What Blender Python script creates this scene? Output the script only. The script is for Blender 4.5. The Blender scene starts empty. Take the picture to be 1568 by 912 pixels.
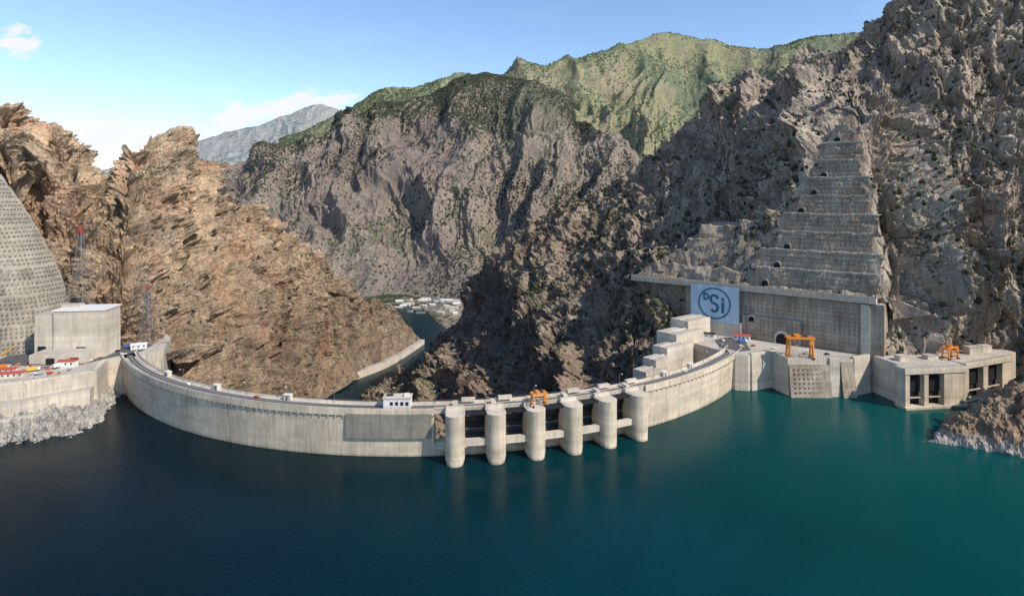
import bpy, math, random
import numpy as np
from mathutils import Vector
random.seed(5); RNG=np.random.default_rng(7)
scene=bpy.context.scene
F=900.0; CH=165.0
def W(px,py,d):
    """survey helper: bearing/elevation of a landmark and its range -> world metres"""
    return ((px-784)/F*d, d, CH-(py-300)/F*d)

# ---------------------------------------------------------------- noise
U=np.uint32
def hsh(ix,iy,iz,s):
    with np.errstate(over='ignore'):
        h=(ix.astype(np.int64).astype(U)*U(374761393))^(iy.astype(np.int64).astype(U)*U(668265263))^(iz.astype(np.int64).astype(U)*U(2246822519))
        h=h+U((s*2654435761)&0xffffffff)
        h^=h>>U(15); h*=U(2246822519); h^=h>>U(13); h*=U(3266489917); h^=h>>U(16)
    return h
def gnoise(P,seed=0):
    b=np.floor(P).astype(np.int32); f=(P-b).astype(np.float32)
    w=f*f*f*(f*(f*6-15)+10)
    out=0
    for dx in (0,1):
        wx=w[:,0] if dx else 1-w[:,0]
        for dy in (0,1):
            wy=w[:,1] if dy else 1-w[:,1]
            for dz in (0,1):
                wz=w[:,2] if dz else 1-w[:,2]
                h=hsh(b[:,0]+dx,b[:,1]+dy,b[:,2]+dz,seed)
                gx=(h&U(255)).astype(np.float32)/127.5-1
                gy=((h>>U(8))&U(255)).astype(np.float32)/127.5-1
                gz=((h>>U(16))&U(255)).astype(np.float32)/127.5-1
                out=out+wx*wy*wz*(gx*(f[:,0]-dx)+gy*(f[:,1]-dy)+gz*(f[:,2]-dz))
    return out*1.5
def fbm(P,freq,octv,seed=0,gain=.5):
    a=1;o=0;f=freq
    for i in range(octv):
        o=o+a*gnoise(P*f+i*7.31,seed+i); a*=gain; f*=2.07
    return o
def ridged(P,freq,octv,seed=0,gain=.5):
    a=1;o=0;f=freq;w=1
    for i in range(octv):
        n=1-np.abs(gnoise(P*f+i*3.17,seed+i))*2.0
        n=np.clip(n,0,1)**1.6
        o=o+a*n*w; w=np.clip(n*1.6,0.3,1); a*=gain; f*=2.1
    return o-0.6
def facet(P,freq,seed=0,step=.5):
    Q=(P*freq).astype(np.float32); b=np.floor(Q).astype(np.int32)
    best=np.full(len(Q),1e9,np.float32); val=np.zeros(len(Q),np.float32)
    for dx in (-1,0,1):
        for dy in (-1,0,1):
            for dz in (-1,0,1):
                cx=b[:,0]+dx;cy=b[:,1]+dy;cz=b[:,2]+dz
                h=hsh(cx,cy,cz,seed)
                r0=(h&U(255)).astype(np.float32)/255; r1=((h>>U(8))&U(255)).astype(np.float32)/255
                r2=((h>>U(16))&U(255)).astype(np.float32)/255; r3=((h>>U(24))&U(255)).astype(np.float32)/255
                ax=Q[:,0]-cx-r0; ay=Q[:,1]-cy-r1; az=Q[:,2]-cz-r2
                d2=ax*ax+ay*ay+az*az
                v=(ax*(r3*2-1)+ay*(r0*2-1)+az*(r1*2-1))+(r2-.5)*step
                m=d2<best
                best=np.where(m,d2,best); val=np.where(m,v,val)
    return val

# ---------------------------------------------------------------- material helpers
def ND(nt,typ,props=None,ins=None):
    n=nt.nodes.new(typ)
    for k,v in (props or {}).items(): setattr(n,k,v)
    for k,v in (ins or {}).items():
        s=n.inputs[k]
        if isinstance(v,bpy.types.NodeSocket): nt.links.new(v,s)
        else:
            if isinstance(v,tuple) and len(v)==3 and len(s.default_value)==4: v=(*v,1)
            s.default_value=v
    return n
def newmat(name):
    m=bpy.data.materials.new(name); m.use_nodes=True
    nt=m.node_tree; nt.nodes.clear()
    out=nt.nodes.new('ShaderNodeOutputMaterial')
    return m,nt,out
def ramp(nt,fac,stops,interp='LINEAR'):
    r=ND(nt,'ShaderNodeValToRGB',ins={'Fac':fac}); cr=r.color_ramp; cr.interpolation=interp
    while len(cr.elements)<len(stops): cr.elements.new(0.5)
    for e,(p,c) in zip(cr.elements,stops):
        e.position=p; e.color=(*c,1) if isinstance(c,tuple) else (c,c,c,1)
    return r.outputs['Color']
def mix(nt,f,a,b,mode='MIX'):
    return ND(nt,'ShaderNodeMixRGB',{'blend_type':mode},{'Fac':f,'Color1':a,'Color2':b}).outputs[0]
def mth(nt,op,a,b=0.0,c=0.0,clamp=False):
    return ND(nt,'ShaderNodeMath',{'operation':op,'use_clamp':clamp},{0:a,1:b,2:c}).outputs[0]
def noise(nt,vec,scale,detail=6,rough=.55,dist=0.0,out='Fac'):
    return ND(nt,'ShaderNodeTexNoise',ins={'Vector':vec,'Scale':scale,'Detail':detail,'Roughness':rough,'Distortion':dist}).outputs[out]
def mapping(nt,vec,sc=(1,1,1),rot=(0,0,0)):
    return ND(nt,'ShaderNodeMapping',ins={'Vector':vec,'Scale':sc,'Rotation':rot}).outputs[0]
def objco(nt): return nt.nodes.new('ShaderNodeTexCoord').outputs['Object']

def mat_plain(name,col,rough=.7,metal=0.0,var=.25,sc=1.5):
    m,nt,out=newmat(name); co=objco(nt)
    n=noise(nt,co,sc,4)
    c=mix(nt,1.0,col,ramp(nt,n,[(.3,1-var),(.7,1+var*.3)]),'MULTIPLY')
    b=ND(nt,'ShaderNodeBsdfPrincipled',ins={'Base Color':c,'Roughness':rough,'Metallic':metal})
    nt.links.new(b.outputs[0],out.inputs[0]); return m

def mat_rock(name,cols,s=1.0,veg=0.0,vegcol=(.045,.055,.022),bump=1.0,cliff=(.13,.11,.1),red=(.22,.12,.08),redamt=.5,shore=False,tint=None,tintamt=0,fleck=1.0,rockshade=None,con=1.0,vegz=None):
    m,nt,out=newmat(name); co=objco(nt)
    geo=nt.nodes.new('ShaderNodeNewGeometry')
    sep=ND(nt,'ShaderNodeSeparateXYZ',ins={0:geo.outputs['Normal']}); psep=ND(nt,'ShaderNodeSeparateXYZ',ins={0:geo.outputs['Position']})
    big=noise(nt,co,.006/s,5,.6,.6)
    base=ramp(nt,big,[(.32,cols[0]),(.45,cols[1]),(.56,cols[2]),(.7,cols[3])])
    st=mapping(nt,co,(1,1,.35),(0.0,0.06,0))
    n2=noise(nt,st,.06/s,6,.68,.2)
    base=mix(nt,con,base,mix(nt,1.0,base,ramp(nt,n2,[(.3,.45),(.5,.92),(.72,1.4)]),'MULTIPLY'))
    n3=noise(nt,co,.35/s,5,.7,.1)
    base=mix(nt,1.0,base,ramp(nt,n3,[(.32,.6),(.5,1.0),(.7,1.35)]),'MULTIPLY')
    nr=noise(nt,mapping(nt,co,(1,1,.6)),.018/s,5,.6,.5)
    base=mix(nt,mth(nt,'MULTIPLY',ramp(nt,nr,[(.50,0.0),(.64,1.0)]),redamt),base,mix(nt,1.0,red,ramp(nt,n3,[(.3,.6),(.7,1.4)]),'MULTIPLY'))
    stp=ramp(nt,sep.outputs['Z'],[(.02,0.0),(.55,1.0)])
    base=mix(nt,mth(nt,'MULTIPLY_ADD',stp,-.5,.5),base,mix(nt,1.0,cliff,ramp(nt,n2,[(.3,.55),(.7,1.5)]),'MULTIPLY'))
    if rockshade:   # slope shade painted into the colour along one axis, with browner rock
        ax,s0,wd_,col=rockshade
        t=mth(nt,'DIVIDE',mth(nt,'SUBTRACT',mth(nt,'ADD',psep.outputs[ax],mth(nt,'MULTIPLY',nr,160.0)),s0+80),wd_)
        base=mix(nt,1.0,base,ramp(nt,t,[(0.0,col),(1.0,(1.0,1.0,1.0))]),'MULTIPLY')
    wv=ND(nt,'ShaderNodeVectorMath',{'operation':'MULTIPLY_ADD'},{0:noise(nt,co,.08/s,3,.5,0,'Color'),1:(9*s,9*s,9*s),2:st}).outputs[0]
    vor=ND(nt,'ShaderNodeTexVoronoi',{'feature':'DISTANCE_TO_EDGE'},{'Vector':wv,'Scale':.10/s})
    crack=ramp(nt,vor.outputs['Distance'],[(0.0,.5),(.05,1.0)])
    base=mix(nt,.7*fleck,base,mix(nt,1.0,base,crack,'MULTIPLY'))
    if veg>0:
        v1=big; v2=noise(nt,co,.16/s,4,.7)
        vv=mth(nt,'ADD',mth(nt,'MULTIPLY',v1,.9),mth(nt,'MULTIPLY',v2,.9))
        vv=mth(nt,'ADD',vv,mth(nt,'MULTIPLY',sep.outputs['Z'],.25))
        if vegz: vv=mth(nt,'ADD',vv,mth(nt,'MULTIPLY',mth(nt,'DIVIDE',mth(nt,'SUBTRACT',psep.outputs['Z'],vegz[0]),vegz[1],0.0,True),vegz[2]))
        t=1.2-.28*veg
        msk=ramp(nt,mth(nt,'SUBTRACT',vv,t),[(0.0,0.0),(.07,1.0)])
        base=mix(nt,msk,base,mix(nt,1.0,vegcol,ramp(nt,n3,[(.3,.6),(.7,1.6)]),'MULTIPLY'))
    if shore:
        zz=mth(nt,'ADD',psep.outputs['Z'],mth(nt,'MULTIPLY',n3,6))
        base=mix(nt,ramp(nt,mth(nt,'DIVIDE',zz,30),[(.25,1.0),(.4,0.0)]),base,mix(nt,1.0,(.42,.37,.33),ramp(nt,n3,[(.3,.6),(.7,1.25)]),'MULTIPLY'))
    if tint: base=mix(nt,tintamt,base,tint)  # bluish aerial haze mixed into the colour of distant ranges
    bn=noise(nt,st,.12/s,7,.72,.1)
    h=mth(nt,'ADD',mth(nt,'MULTIPLY',bn,7*s),mth(nt,'MULTIPLY',ramp(nt,vor.outputs['Distance'],[(0.0,0.0),(.15,1.0)]),1.2*s))
    bp=ND(nt,'ShaderNodeBump',ins={'Strength':min(1.0,.75*bump),'Distance':1.0*bump,'Height':h})
    b=ND(nt,'ShaderNodeBsdfPrincipled',ins={'Base Color':base,'Roughness':.92,'Specular IOR Level':.15,'Normal':bp.outputs[0]})
    nt.links.new(b.outputs[0],out.inputs[0]); return m

def mat_concrete(name,base=(.46,.43,.37),lift=3.0,joint=0.0,uv=False,dirty=.5,tideline=False,bump=.3,rust=None):
    m,nt,out=newmat(name); co=objco(nt)
    tc=nt.nodes.new('ShaderNodeTexCoord')
    geo=nt.nodes.new('ShaderNodeNewGeometry')
    ps=ND(nt,'ShaderNodeSeparateXYZ',ins={0:geo.outputs['Position']})
    n1=noise(nt,co,.05,5,.6); n2=noise(nt,mapping(nt,co,(1,1,.08)),.5,5,.65); n3=noise(nt,co,1.1,4,.7)
    c=mix(nt,1.0,base,ramp(nt,n1,[(.3,1-.45*dirty),(.5,.95),(.7,1.12)]),'MULTIPLY')
    if rust: c=mix(nt,ramp(nt,noise(nt,co,.035,5,.65,.8),[(.45,0.0),(.62,.8)]),c,mix(nt,1.0,rust,ramp(nt,n3,[(.3,.6),(.7,1.3)]),'MULTIPLY'))
    c=mix(nt,1.0,c,ramp(nt,n2,[(.3,1-.5*dirty),(.55,1.0),(.75,1.08)]),'MULTIPLY')
    c=mix(nt,1.0,c,ramp(nt,n3,[(.3,1-.25*dirty),(.6,1.03)]),'MULTIPLY')
    fz=mth(nt,'FRACT',mth(nt,'DIVIDE',ps.outputs['Z'],lift))
    line=ramp(nt,fz,[(0.0,.78),(.07,1.0)])
    c=mix(nt,.7,c,mix(nt,1.0,c,line,'MULTIPLY'))
    cell=mth(nt,'FLOOR',mth(nt,'DIVIDE',ps.outputs['Z'],lift))
    if uv:
        us=ND(nt,'ShaderNodeSeparateXYZ',ins={0:tc.outputs['UV']})
        uu=mth(nt,'DIVIDE',us.outputs['X'],joint)
        fu=mth(nt,'FRACT',uu)
        c=mix(nt,.7,c,mix(nt,1.0,c,ramp(nt,fu,[(0.0,.66),(.03,1.0),(.97,1.0),(1.0,.66)]),'MULTIPLY'))
        cv=ND(nt,'ShaderNodeCombineXYZ',ins={0:mth(nt,'FLOOR',uu),1:cell}).outputs[0]
    else:
        cv=ND(nt,'ShaderNodeCombineXYZ',ins={0:cell}).outputs[0]
    wn=ND(nt,'ShaderNodeTexWhiteNoise',{'noise_dimensions':'2D'},{'Vector':cv}).outputs['Value']
    c=mix(nt,1.0,c,ramp(nt,wn,[(0.0,.88),(1.0,1.07)]),'MULTIPLY')
    if tideline:
        zz=mth(nt,'ADD',ps.outputs['Z'],mth(nt,'MULTIPLY',n2,3))
        c=mix(nt,ramp(nt,mth(nt,'DIVIDE',zz,10),[(.15,.75),(.35,0.0)]),c,mix(nt,1.0,c,(.5,.5,.47),'MULTIPLY'))
    bp=ND(nt,'ShaderNodeBump',ins={'Strength':bump,'Distance':.5,'Height':mth(nt,'ADD',n3,mth(nt,'MULTIPLY',line,.3))})
    b=ND(nt,'ShaderNodeBsdfPrincipled',ins={'Base Color':c,'Roughness':.85,'Specular IOR Level':.25,'Normal':bp.outputs[0]})
    nt.links.new(b.outputs[0],out.inputs[0]); return m

# ---------------------------------------------------------------- mesh builder
class MB:
    def __init__(s,mats): s.v=[];s.f=[];s.m=[];s.mats=mats;s.uv=None
    def add(s,vs,fs,mi=0):
        o=len(s.v); s.v+= [tuple(map(float,p)) for p in vs]
        s.f+=[tuple(o+i for i in f) for f in fs]; s.m+=[mi]*len(fs)
    def prism(s,poly,z0,z1,mi=0,mtop=None,inset=0):
        a=sum(poly[i][0]*poly[(i+1)%len(poly)][1]-poly[(i+1)%len(poly)][0]*poly[i][1] for i in range(len(poly)))
        if a<0: poly=poly[::-1]
        n=len(poly); vs=[(x,y,z0) for x,y in poly]+[(x,y,z1) for x,y in poly]
        s.add(vs,[(i,(i+1)%n,n+(i+1)%n,n+i) for i in range(n)],mi)
        s.add([(x,y,z1) for x,y in poly],[tuple(range(n))],mi if mtop is None else mtop)
        s.add([(x,y,z0) for x,y in poly],[tuple(range(n))[::-1]],mi)
    def obox(s,c,ax,L,D,z0,z1,mi=0,mtop=None):
        l=math.hypot(*ax); ax=(ax[0]/l,ax[1]/l); ay=(-ax[1],ax[0]); h=L/2;d=D/2
        s.prism([(c[0]+ax[0]*i*h+ay[0]*j*d,c[1]+ax[1]*i*h+ay[1]*j*d) for i,j in((-1,-1),(1,-1),(1,1),(-1,1))],z0,z1,mi,mtop)
    def beam(s,p,q,w,mi=0):
        p=Vector(p);q=Vector(q);d=(q-p)
        if d.length<1e-6:return
        d.normalize(); u=d.cross(Vector((0,0,1)))
        if u.length<.05: u=Vector((1,0,0))
        u.normalize(); v=d.cross(u)
        h=w/2; vs=[]
        for b in(p,q):
            for i,j in((-1,-1),(1,-1),(1,1),(-1,1)): vs.append(b+u*i*h+v*j*h)
        s.add(vs,[(0,1,5,4),(1,2,6,5),(2,3,7,6),(3,0,4,7),(3,2,1,0),(4,5,6,7)],mi)
    def bolts(s,p0,p1,z0,z1,n,sp=3.5,sz=.55,mi=0,lean=(0,0)):
        L=math.hypot(p1[0]-p0[0],p1[1]-p0[1])
        if L<1:return
        dx,dy=(p1[0]-p0[0])/L,(p1[1]-p0[1])/L
        nx,ny=n
        t=sp*.5
        while t<L-sp*.3:
            z=z0+sp*.5
            while z<z1-.6:
                c=(p0[0]+dx*t+nx*.15+random.uniform(-.25,.25)*dx,p0[1]+dy*t+ny*.15)
                zj=z+random.uniform(-.3,.3)
                s.obox(c,(dx,dy),sz*2,.9,zj-sz,zj+sz,mi)
                z+=sp
            t+=sp
    def obj(s,name,parent=None,smooth=False):
        me=bpy.data.meshes.new(name); me.from_pydata(s.v,[],s.f)
        for m in s.mats: me.materials.append(m)
        me.polygons.foreach_set('material_index',s.m)
        if smooth: me.polygons.foreach_set('use_smooth',[True]*len(s.f))
        me.update()
        o=bpy.data.objects.new(name,me); scene.collection.objects.link(o)
        if parent: o.parent=parent
        return o
def empty(name):
    e=bpy.data.objects.new(name,None); scene.collection.objects.link(e); return e
def gridmesh(name,G,mat,smooth=True):
    nu,nv=G.shape[:2]
    me=bpy.data.meshes.new(name)
    me.vertices.add(nu*nv); me.vertices.foreach_set('co',G.reshape(-1).astype(np.float32))
    idx=np.arange(nu*nv).reshape(nu,nv)
    q=np.stack([idx[:-1,:-1],idx[1:,:-1],idx[1:,1:],idx[:-1,1:]],-1).reshape(-1,4)
    me.loops.add(q.size); me.loops.foreach_set('vertex_index',q.reshape(-1).astype(np.int32))
    me.polygons.add(len(q)); me.polygons.foreach_set('loop_start',np.arange(0,q.size,4,dtype=np.int32))
    me.polygons.foreach_set('loop_total',np.full(len(q),4,np.int32))
    me.polygons.foreach_set('use_smooth',np.full(len(q),smooth))
    me.materials.append(mat); me.update(calc_edges=True)
    o=bpy.data.objects.new(name,me); scene.collection.objects.link(o); return o

def catmull(A,n,axis):
    A=np.moveaxis(A,axis,0); k=len(A)
    t=np.linspace(0,k-1,n); i=np.clip(np.floor(t).astype(int),0,k-2); f=(t-i).reshape(-1,*([1]*(A.ndim-1)))
    p0=A[np.clip(i-1,0,k-1)];p1=A[i];p2=A[i+1];p3=A[np.clip(i+2,0,k-1)]
    r=.5*((2*p1)+(-p0+p2)*f+(2*p0-5*p1+4*p2-p3)*f*f+(-p0+3*p1-3*p2+p3)*f**3)
    return np.moveaxis(r,0,axis)
def loft(cols,nu,nv,back=(0,150,-160)):
    C=np.array([[W(*p) for p in c] for c in cols],float)
    top=C[:,-1]; b1=top+np.array(back)*.5+np.array([0,0,back[2]*-.15]); b2=top+np.array(back)*1.6
    C=np.concatenate([C,b1[:,None],b2[:,None]],1)
    G=catmull(catmull(C,nu,0),nv,1)
    return G
def normals(G):
    du=np.gradient(G,axis=0); dv=np.gradient(G,axis=1)
    n=np.cross(du,dv); n/=np.linalg.norm(n,axis=-1,keepdims=True)+1e-9
    return n
def rockify(G,s,amps,seed,damp=None,gs=.16,warp=26,gfreq=150,gain=.56,nz=1.0):
    """amps: down-slope ribs, crag, facet big, facet mid, facet small, fine"""
    nu,nv=G.shape[:2]
    P=G.reshape(-1,3).astype(np.float32); N=normals(G)
    N[...,2]*=nz; N/=np.linalg.norm(N,axis=-1,keepdims=True)+1e-9
    N=N.reshape(-1,3).astype(np.float32)
    arc=np.cumsum(np.r_[0,np.linalg.norm(np.diff(G[:,nv//2],axis=0),axis=1)])
    arv=np.cumsum(np.r_[0,np.linalg.norm(np.diff(G[nu//2],axis=0),axis=1)])
    S=np.repeat(arc[:,None],nv,1).reshape(-1); T=np.repeat(arv[None],nu,0).reshape(-1)
    wx=fbm(P,1/(110*s),4,seed+50)*warp*s
    Q=np.stack([S+wx,T*gs+wx*.3,np.zeros_like(S)],-1).astype(np.float32)
    d=amps[0]*ridged(Q,1/(gfreq*s),6,seed,gain)
    d=d+amps[1]*ridged(P*np.array([1,1,.5],np.float32),1/(48*s),5,seed+11,.55)
    d=d-d.mean()
    if amps[2]>0:
        wp_=np.stack([fbm(P,1/(25*s),3,seed+60+k) for k in range(3)],-1)*4*s
        Pw=(P*np.array([1,1,.55],np.float32)+wp_).astype(np.float32)
        d=d+amps[2]*facet(Pw,1/(38*s),seed+21)
        d=d+amps[3]*facet(Pw,1/(15*s),seed+22)
        if amps[4]>0: d=d+amps[4]*facet(Pw,1/(6*s),seed+23)
    d=d+amps[5]*fbm(P,1/(8*s),3,seed+31)
    if damp is not None: d=d*damp(P)
    return (P+N*d[:,None]).reshape(nu,nv,3)

def ico():
    t=(1+5**.5)/2
    v=np.array([(-1,t,0),(1,t,0),(-1,-t,0),(1,-t,0),(0,-1,t),(0,1,t),(0,-1,-t),(0,1,-t),(t,0,-1),(t,0,1),(-t,0,-1),(-t,0,1)],float)
    v/=np.linalg.norm(v[0])
    f=np.array([(0,11,5),(0,5,1),(0,1,7),(0,7,10),(0,10,11),(1,5,9),(5,11,4),(11,10,2),(10,7,6),(7,1,8),(3,9,4),(3,4,2),(3,2,6),(3,6,8),(3,8,9),(4,9,5),(2,4,11),(6,2,10),(8,6,7),(9,8,1)])
    return v,f
def scatter(name,G,n,smin,smax,mat,mask=None,seed=1,tall=1.1,clump=1/60,flat=.35):
    rng=np.random.default_rng(seed); P=G.reshape(-1,3); N=normals(G).reshape(-1,3)
    pick=rng.integers(0,len(P),n*8)
    p=P[pick]; nn=N[pick]
    w=np.clip(fbm(p.astype(np.float32),clump,3,seed+5)*.9+.35,0.03,1)*np.clip(flat+nn[:,2]*1.0,0.05,1)
    if mask is not None: w=w*mask(p)
    keep=rng.random(len(p))<w; p=p[keep][:n]; 
    k=len(p)
    if k==0: return
    v,f=ico(); sz=rng.uniform(smin,smax,k)*rng.uniform(.6,1,k)
    ang=rng.uniform(0,6.28,k); ca,sa=np.cos(ang),np.sin(ang)
    V=v[None]*(1+rng.uniform(-.38,.38,(k,12,1)))
    X=V[...,0]*ca[:,None]-V[...,1]*sa[:,None]; Y=V[...,0]*sa[:,None]+V[...,1]*ca[:,None]; Z=V[...,2]*tall*rng.uniform(.7,1.3,(k,1))
    V=np.stack([X,Y,Z],-1)*sz[:,None,None]*.5+p[:,None]; V[...,2]+=(sz*.3)[:,None]
    Fc=(f[None]+np.arange(k)[:,None,None]*12).reshape(-1,3)
    me=bpy.data.meshes.new(name)
    me.vertices.add(k*12); me.vertices.foreach_set('co',V.reshape(-1).astype(np.float32))
    me.loops.add(Fc.size); me.loops.foreach_set('vertex_index',Fc.reshape(-1).astype(np.int32))
    me.polygons.add(len(Fc)); me.polygons.foreach_set('loop_start',np.arange(0,Fc.size,3,dtype=np.int32)); me.polygons.foreach_set('loop_total',np.full(len(Fc),3,np.int32))
    me.materials.append(mat); me.update(calc_edges=True)
    o=bpy.data.objects.new(name,me); scene.collection.objects.link(o)

# ---------------------------------------------------------------- materials
M_con=mat_concrete('concrete_dam',(.67,.57,.43),3.0,15.0,True,.55,True)
M_conp=mat_concrete('concrete_pale',(.60,.53,.43),3.0,dirty=.5)
M_pier=mat_concrete('concrete_pier',(.62,.53,.40),3.0,dirty=.6,tideline=True)
M_grid=mat_concrete('concrete_formwork_grid',(.28,.265,.22),1.6,2.0,True,.6)
M_shot=mat_concrete('shotcrete',(.43,.37,.29),4.0,dirty=.9,bump=.8,rust=(.34,.255,.18))
M_shotL=mat_concrete('shotcrete_grey',(.40,.36,.295),4.0,dirty=.9,bump=.8,rust=(.33,.29,.23))
M_berm=mat_plain('berm_top',(.53,.475,.39),.9)
M_bolt=mat_plain('bolt_plate',(.17,.15,.13))
M_deck=mat_concrete('deck_paving',(.50,.46,.40),50,dirty=.6)
M_asph=mat_plain('asphalt',(.10,.10,.10),.9)
M_white=mat_plain('white_paint',(.72,.71,.68),.6,0,.1)
M_dark=mat_plain('dark_steel',(.025,.028,.033),.5,.3)
M_black=mat_plain('dark_opening',(.012,.012,.014),.95)
M_steel=mat_plain('galvanised_steel',(.22,.23,.24),.5,.5)
M_orange=mat_plain('crane_orange',(.75,.26,.03),.5,0,.15)
M_yel=mat_plain('crane_yellow',(.8,.45,.05),.5,0,.15)
M_red=mat_plain('red_paint',(.42,.08,.05),.6)
M_glass=mat_plain('window_glass',(.03,.04,.05),.1)
M_tire=mat_plain('rubber',(.02,.02,.02),.9)
M_blue=mat_plain('blue_paint',(.04,.14,.4),.5)
M_leaf=mat_plain('shrub_foliage',(.045,.055,.025),.9,0,.5,.2)
M_leaf2=mat_plain('forest_foliage',(.045,.053,.030),.9,0,.5,.02)
M_leafg=mat_plain('hillside_foliage',(.08,.10,.03),.9,0,.5,.02)

M_rockL=mat_rock('rock_left',[(.27,.20,.145),(.45,.335,.22),(.58,.44,.285),(.38,.28,.19)],1.0,.05,cliff=(.27,.215,.165),red=(.48,.265,.165),redamt=.55,bump=.8,rockshade=('Z',-60,200,(.54,.54,.56)))  # lower slope: its shade put into the colour, plus darker brown rock
M_rockR=mat_rock('rock_right',[(.24,.205,.17),(.37,.31,.245),(.45,.38,.295),(.31,.26,.21)],1.0,.2,cliff=(.23,.20,.17),red=(.36,.25,.19),redamt=.5,bump=.8,rockshade=('X',110,170,(.68,.65,.63)))  # left flank: its shade put into the colour, over dark brown rock
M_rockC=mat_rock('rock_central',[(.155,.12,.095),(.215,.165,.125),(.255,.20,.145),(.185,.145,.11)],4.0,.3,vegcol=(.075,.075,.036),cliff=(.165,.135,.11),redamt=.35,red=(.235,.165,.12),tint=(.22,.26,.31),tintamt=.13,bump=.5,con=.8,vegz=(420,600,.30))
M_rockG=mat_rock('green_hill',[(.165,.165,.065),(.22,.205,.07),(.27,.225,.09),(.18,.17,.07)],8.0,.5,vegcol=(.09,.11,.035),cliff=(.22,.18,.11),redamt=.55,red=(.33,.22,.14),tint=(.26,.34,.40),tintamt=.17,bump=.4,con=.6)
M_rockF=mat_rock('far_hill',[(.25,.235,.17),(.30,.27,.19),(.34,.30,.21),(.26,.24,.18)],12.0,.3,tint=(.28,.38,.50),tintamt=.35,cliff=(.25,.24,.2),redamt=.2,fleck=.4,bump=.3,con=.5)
M_shore=mat_rock('shore_rock',[(.36,.335,.30),(.43,.405,.36),(.48,.45,.40),(.33,.30,.265)],.35,0,cliff=(.36,.34,.31),redamt=.1)
M_islet=mat_rock('islet_rock',[(.24,.17,.12),(.32,.235,.16),(.36,.27,.18),(.26,.19,.13)],.45,.2,cliff=(.2,.155,.115),redamt=.3,shore=True)
M_ground=mat_rock('valley_ground',[(.30,.25,.19),(.36,.31,.24),(.40,.34,.26),(.24,.23,.15)],2.0,.3,redamt=.1)

# ---------------------------------------------------------------- wall frame (right bank)
P0=(130.0,637.0);P1=(305.0,494.0); dr=(175/226.,-143/226.); nr=(-143/226.,-175/226.)
LW=226.
def wp(t,off=0): return (P0[0]+dr[0]*t*LW-nr[0]*off,P0[1]+dr[1]*t*LW-nr[1]*off)
TZ=[30,80,97,114,131,148,165,182,199,216,233,245]
TLv=[.27,.555,.575,.61,.64,.67,.70,.735,.775,.80,.83,.855]
TRv=[1.0,1.0,.995,.985,.975,.965,.955,.935,.915,.89,.87,.86]
TZt=[30,50,60,74,84,97,110,114,131,148,165,182,199,216,233,245]
TLt=[.27,.2,.1,.0,.03,.12,.2,.3,.64,.67,.70,.735,.775,.80,.83,.855]
def wall_coords(P):
    rx,ry=P[...,0]-P0[0],P[...,1]-P0[1]
    return (rx*dr[0]+ry*dr[1])/LW, -(rx*nr[0]+ry*nr[1])
def bench_off(z): return np.where(z<80,1.0,8+7*(z-80)/17.)

# ---------------------------------------------------------------- terrain
RM=[
 [(600,700,760),(590,670,850),(585,645,930),(575,630,1000),(568,622,1040),(563,616,1060),(560,612,1080)],
 [(670,690,680),(665,660,740),(660,630,800),(655,600,880),(650,575,950),(645,555,1010),(640,537,1060)],
 [(750,690,620),(745,650,670),(738,610,730),(728,570,800),(720,535,880),(712,503,960),(704,473,1030)],
 [(830,680,575),(820,630,620),(810,585,680),(797,535,750),(784,490,830),(772,449,920),(762,412,1000)],
 [(890,670,545),(885,610,590),(875,555,645),(860,500,710),(847,448,800),(834,396,890),(826,355,980)],
 [(950,640,530),(945,580,560),(935,520,610),(922,462,680),(904,405,770),(890,352,870),(879,307,960)],
 [(1000,600,530),(1000,545,560),(995,485,590),(985,425,640),(972,370,740),(960,314,850),(950,264,940)],
 [(1050,570,565),(1052,515,600),(1050,450,612),(1045,390,655),(1037,335,740),(1025,275,830),(1011,221,920)],
 [(1110,540,568),(1110,490,588),(1110,430,600),(1105,370,640),(1097,315,700),(1080,250,800),(1066,193,900)],
 [(1170,530,555),(1170,480,570),(1170,420,585),(1165,350,625),(1157,285,690),(1140,212,790),(1118,145,880)],
 [(1240,530,535),(1240,480,540),(1240,400,562),(1235,310,592),(1235,250,615),(1218,172,720),(1188,116,870)],
 [(1310,530,515),(1310,480,520),(1310,400,540),(1310,310,565),(1305,215,590),(1283,142,690),(1248,95,840)],
 [(1380,560,515),(1380,500,517),(1378,400,530),(1372,300,560),(1360,205,600),(1333,122,700),(1297,66,830)],
 [(1450,575,520),(1450,500,520),(1448,400,530),(1440,290,565),(1425,185,610),(1392,92,700),(1340,22,800)],
 [(1520,585,520),(1520,500,520),(1520,390,530),(1520,270,560),(1510,140,610),(1480,25,690),(1420,-75,780)],
 [(1640,600,500),(1640,500,505),(1640,380,520),(1640,250,550),(1640,110,600),(1630,-30,680),(1600,-160,760)],
 [(1900,620,440),(1900,500,450),(1900,370,470),(1900,220,510),(1900,60,560),(1900,-100,620),(1900,-250,700)]]
G=loft(RM,1150,620)
def edge_dist(P):
    t,o=wall_coords(P); z=P[...,2]
    tl_=np.interp(z,TZt,TLt); tr_=np.interp(z,TZ,TRv)
    dout=np.maximum(np.maximum(tl_-t,t-tr_)*LW,0)
    dz=np.maximum(z-243,0)
    return np.hypot(dout,dz),t,o
dd,t_,o_=edge_dist(G); z_=G[...,2]
w_=np.clip(1-dd/60,0,1); w_=w_*w_*(3-2*w_)
w_=w_*np.clip((z_-10)/20,0,1)
ot=bench_off(z_)+5
newo=o_*(1-w_)+np.minimum(ot,o_+200)*w_
G[...,0]+=-nr[0]*(newo-o_); G[...,1]+=-nr[1]*(newo-o_)
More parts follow.
